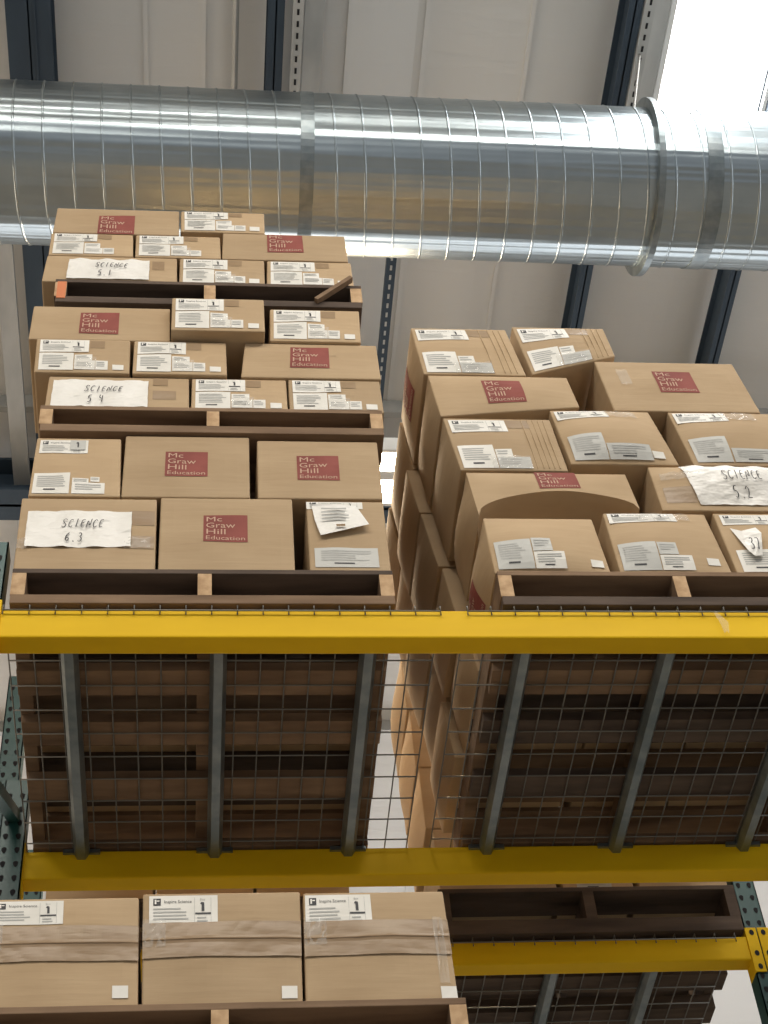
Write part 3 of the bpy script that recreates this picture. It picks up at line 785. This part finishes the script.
address_label(o, f, .01, f.h - .05, .20, .045); doc_label(o, f, .012, .012, .105, .10, paper=GREYP, seed=31, n=7); doc_label(o, f, .12, .065, .055, .045, paper=GREYP, n=3); doc_label(o, f, .12, .012, .09, .05, n=4)
plain_label(o, f, f.w - .06, .03, .035, .025); film(o, f, .10, f.h - .045, .15, .035, 8)
o, f, lf, rf, P = rbox('carton with a hanging scrap marked 37, bottom right of the leaning right stack', ((712, 512), (812, 512), (842, 571), (737, 571)), z1_, 5.232, bf=.01)
address_label(o, f, .015, f.h - .055, .15, .045); doc_label(o, f, .02, .01, .13, .085, paper=PAPER, seed=33)
d = Decal(f, .035, .055, .098, .185); n = len(d.mb.v)
for (u, v, e) in ((-.1, 1, .004), (.3, .84, .010), (1.0, .92, .012), (1.12, .70, .016), (.80, .05, .012), (.40, .0, .018), (.22, .2, .014)): d.mb.v.append(tuple(d.pt(u, v, e)))
d.mb.f += [(0, 6, 1), (1, 6, 3), (1, 3, 2), (6, 5, 3), (5, 4, 3)]; d.mb.mi += [0] * 5; d.hand('37', .32, .16, .26, .36, .003, 1, .022)
d.build('paper_scrap', [SHEET, INK], o, 'hanging white paper scrap with a handwritten 37')
# row 2
o, f, lf, rf, P = rbox('crushed carton, red logo on its folded front, second row of the leaning right stack', ((466, 472), (622, 464), (640, 509), (480, 520)), (5.209, 5.243), 5.400, bf=.008, vk=1.4, bl=.03, nz=36, nx=40, depth=.34, fold=.19)
logo(o, f, *fpos(P, 557, 482.5, D), w=.122, h=.080)
o, f, lf, rf, P = rbox('carton with a shiny sheet reading SCIENCE 5.2, second row of the leaning stack', ((646, 462), (800, 458), (830, 508), (662, 508)), 5.243, 5.437, bf=.03, vk=1.8)
sheet(o, f, .115, .02, .30, .165, 'SCIENCE', '5.2', sk=-.15, seed=6); tape(o, f, .02, .03, .09, .06); film(o, f, .02, f.h * .6, .12, .03, 9)
# row 3
o, f, lf, rf, P = rbox('labelled carton with creased right side, third row left of the leaning right stack', ((443, 420), (548, 413), (567, 464), (461, 471)), 5.412, 5.655, bf=.012, bl=.02)
dress_label_carton(o, f, stickers=False, seed=41)
mb = MB()
for u in (.72, .78, .83, .88, .93): mb.tube([f.p(f.w * u, .01, .001), f.p(f.w * (u - .01), f.h * .5, .003), f.p(f.w * (u - .005), f.h - .01, .001)], .0016, 5)
mb.build('crease_ridges', CARD, o)
o, f, lf, rf, P = rbox('bulging labelled carton, third row middle of the leaning right stack', ((549, 409), (646, 405), (677, 457), (571, 463)), 5.445, 5.700, bf=.035, vk=.9)
address_label(o, f, .01, f.h - .06, .16, .05); film(o, f, .16, f.h - .06, .10, .045, 12); doc_label(o, f, .015, .012, .10, .10, paper=GREYP, n=7); doc_label(o, f, .118, .012, .13, .055, paper=GREYP, n=4); plain_label(o, f, .25, .02, .035, .025)
o, f, lf, rf, P = rbox('labelled carton, third row right of the leaning right stack, at the right edge', ((665, 405), (770, 405), (800, 454), (691, 455)), 5.445, 5.700, bf=.025)
address_label(o, f, .01, f.h - .065, .16, .055); film(o, f, .15, f.h - .06, .11, .045, 13); doc_label(o, f, .015, .012, .11, .10, paper=GREYP, n=7); doc_label(o, f, .13, .012, .14, .05, paper=GREYP, n=4)
# row 4
o, f, lf, rf, P = rbox('carton with a red logo, fourth row left of the leaning right stack', ((428, 377), (566, 375), (580, 408), (441, 418)), (5.662, 5.718), 5.868, bf=.015, bl=.02)
logo(o, f, *fpos(P, 504, 397, D), w=.122, h=.108)
o, f, lf, rf, P = rbox('clean carton with a red logo and a small tear, top right of the leaning stack', ((594, 361), (731, 361), (758, 405), (613, 406)), 5.704, 5.956, bf=.006, bl=.006)
logo(o, f, *fpos(P, 675, 383.5, D), w=.125, h=.108); film(o, f, .055, f.h * .5, .035, .075, 14)
# row 5
o, f, lf, rf, P = rbox('labelled carton, red logo on its side, top left corner of the leaning right stack', ((411, 331), (505, 329), (526, 373), (424, 375)), 5.873, 6.118, bf=.012, bl=.02)
dress_label_carton(o, f, stickers=False, seed=43); logo(o, lf, .20, .12, w=.13, h=.14)
mb = MB()
for u in (.70, .80, .86, .92): mb.tube([f.p(f.w * u, .01, .001), f.p(f.w * (u - .01), f.h * .5, .003), f.p(f.w * (u - .005), f.h - .01, .001)], .0016, 5)
mb.build('crease_ridges', CARD, o)
o, f, lf, rf, P = rbox('labelled carton with a creased right end, top row middle of the leaning right stack', ((512, 329), (602, 325), (617, 362), (532, 373)), (5.880, 5.985), 6.135, bf=.012)
dress_label_carton(o, f, stickers=False, seed=44)
mb = MB()
for u in (.74, .80, .86, .92): mb.tube([f.p(f.w * u, .01, .001), f.p(f.w * (u - .01), f.h * .5, .003), f.p(f.w * (u - .005), f.h - .01, .001)], .0016, 5)
mb.build('crease_ridges', CARD, o)

# the left flank of the leaning stack, two deep behind the front cartons
fl = [(z1_, 5.203, .795, .775), (5.209, 5.405, .772, .750), (5.412, 5.655, .748, .715), (5.660, 5.868, .715, .690), (5.873, 6.118, .690, .665)]
names = ['bottom', 'second', 'third', 'fourth', 'top']
for i, (za, zb, xb, xt) in enumerate(fl):
    for k in (1, 2):
        y = D + .385 * k + .005; dx = random.uniform(-.02, .012); w = .36
        o, f, lf, rf = carton('cardboard_box', 'plain carton on the left flank of the leaning stack, %s row, %s behind the front' % (names[i], 'first' if k == 1 else 'second'),
            'cartons on the flank of the leaning stack', [(xt + dx, y, zb), (xt + dx + w, y, zb), (xb + dx + w, y, za), (xb + dx, y, za)], .375, bf=.004, bl=.022, seed=i * 7 + k)

# cartons filling the rear of both stacks
def filler(label, group, x0, x1, n, za, zb, seed):
    w = (x1 - x0) / n
    for k in (1, 2):
        for i in range(n):
            a = x0 + w * i + .003; b = x0 + w * (i + 1) - .003; y = D + .385 * k + .012
            carton('cardboard_box', label, group, [(a, y, zb), (b, y, zb), (b, y, za), (a, y, za)], .37, bf=.002, bl=.002, seed=seed + 10 * k + i, nx=4, nz=3)
for i, (za, zb) in enumerate(((zA0, 5.268), (5.279, 5.545), (5.675, 5.829), (5.835, 6.000), (6.013, 6.185), (6.336, 6.484), (6.490, 6.620), (6.652, 6.775))):
    filler('plain carton in the rear of the tall left stack, behind its labelled front cartons', 'rear cartons of the tall left stack', -.46 + .01 * i, .50 - .012 * i, 2, za, zb, i)
for i, (za, zb, a, b) in enumerate(((z1_, 5.203, 1.17, 1.80), (5.209, 5.405, 1.15, 1.78), (5.412, 5.655, 1.13, 1.76), (5.660, 5.868, 1.10, 1.72))):
    filler('plain carton in the rear of the leaning right stack, right of its flank', 'rear cartons of the leaning right stack', a, b, 2, za, zb, 100 + i)

# ------------------------------------------------------------------ THREE LOWER CARTONS
GI = 'cartons on the lower pallet'
zL = 3.515 + .1305
def tapeband(o, f, y, seed):
    r = random.Random(seed); q = [(r.uniform(.05, .5), r.uniform(-.8, .8), r.uniform(0, 6)) for _ in range(7)]
    wr = lambda i, j: .0016 + .0011 * abs(sum(math.sin(a * i + b * j + c) for a, b, c in q) / 5) + (.0015 if j == 5 else 0)
    d = Decal(f, .0, y - .045, f.w, y + .045); n = 60; k = 10; b = 0
    for j in range(k + 1):
        for i in range(n + 1):
            d.mb.v.append(tuple(d.pt(i / n, j / k, .0014 + wr(i, j))))
    for j in range(k):
        for i in range(n):
            a = b + j * (n + 1) + i; d.mb.f.append((a, a + 1, a + n + 2, a + n + 1)); d.mb.mi.append(0)
    d.build('packing_tape', [TAPE], o, 'shiny wrinkled brown packing tape')
    d = Decal(f, .0, y - .0012, f.w, y + .0012); d.rect(0, 0, 1, 1, 0, .006, nv=1); d.build('flap_seam', [CARD_DK], o)
for i, (lab, c, zt) in enumerate((
    ('lower carton with a white label numbered 1, cut off by the left edge', ((-18, 895), (139, 894), (138, 1003), (-24, 1003)), 3.925),
    ('lower carton with a white label numbered 1, the middle of the three', ((143, 893), (300, 893), (303, 1003), (142, 1003)), 3.934),
    ('lower carton with a white label numbered 1, the rightmost of the three', ((303, 893), (443, 893), (459, 1003), (306, 1003)), 3.930))):
    o, f, lf, rf, P = box_px(lab, c, zL, zt, group=GI, depth=.45, bf=.006, bl=.004)
    tapeband(o, f, f.h * .56, i)
    a = fpos(P, (-7, 149, 304)[i], 928, D); address_label(o, f, max(.004, a[0]), a[1] + .004, .150, f.h - a[1] - .012)
    a = fpos(P, (112, 282, 444)[i], 999, D); plain_label(o, f, min(a[0], f.w - .035), a[1], .034, .030)
    if i == 2:
        film(o, f, f.w - .035, .04, .022, .17, 21)
    film(o, f, .0, f.h * .50, .05, .07, 30 + i)

# ------------------------------------------------------------------ REAR RACK CARTONS
GB = 'cartons on the rear rack'
def rear(label, x0, x1, z0, z1, y=4.775, dpt=.4, **k):
    return carton('cardboard_box', label, GB, [(x0, y, z1), (x1, y, z1), (x1, y, z0), (x0, y, z0)], dpt, **k)
z = 4.838 + .181
for i, (a, b, n) in enumerate(((.815, 1.225, 'left'), (1.235, 1.49, 'middle'), (1.50, 1.82, 'right'))):
    o, f, lf, rf = rear('carton on the weathered pallet of the rear rack, %s one' % n, a, b - .01, z, z + .27, seed=i, bl=.003)
    if i == 1: doc_label(o, f, .05, .01, .12, .05, paper=GREYP)
for r_ in range(1, 4):
    o, f, lf, rf = rear('carton at the left edge of the rear stack, %s layer above the bottom row' % ('first', 'second', 'third')[r_ - 1], .80 - .01 * r_, 1.15, z + .275 * r_, z + .275 * r_ + .27, seed=50 + r_, bl=.03)
z = 4.838 + .161
for i, (a, b, n) in enumerate(((-.49, -.14, 'left'), (-.13, .19, 'middle'), (.20, .51, 'right'))):
    rear('carton on the rear rack behind the three lower cartons, %s one' % n, a, b, z, z + .27, seed=60 + i)

# scrap of film caught on the front beam
mb = MB(); p0 = at(716, 613, D - .012); pts = [p0, at(724, 622, D - .02), at(727, 633, D - .014)]
for i, (p, w) in enumerate(zip(pts, (.006, .012, .007))):
    mb.v += [tuple(p + Vector((-w, 0, 0))), tuple(p + Vector((0, -.004, .003))), tuple(p + Vector((w, 0, 0)))]
for i in range(2):
    for j in range(2): a = i * 3 + j; mb.f.append((a, a + 1, a + 4, a + 3)); mb.mi.append(0)
tag(mb.build('plastic_scrap', CLEAR, origin=p0), 'scrap of clear plastic caught on the yellow front beam at the right', 'plastic scrap')
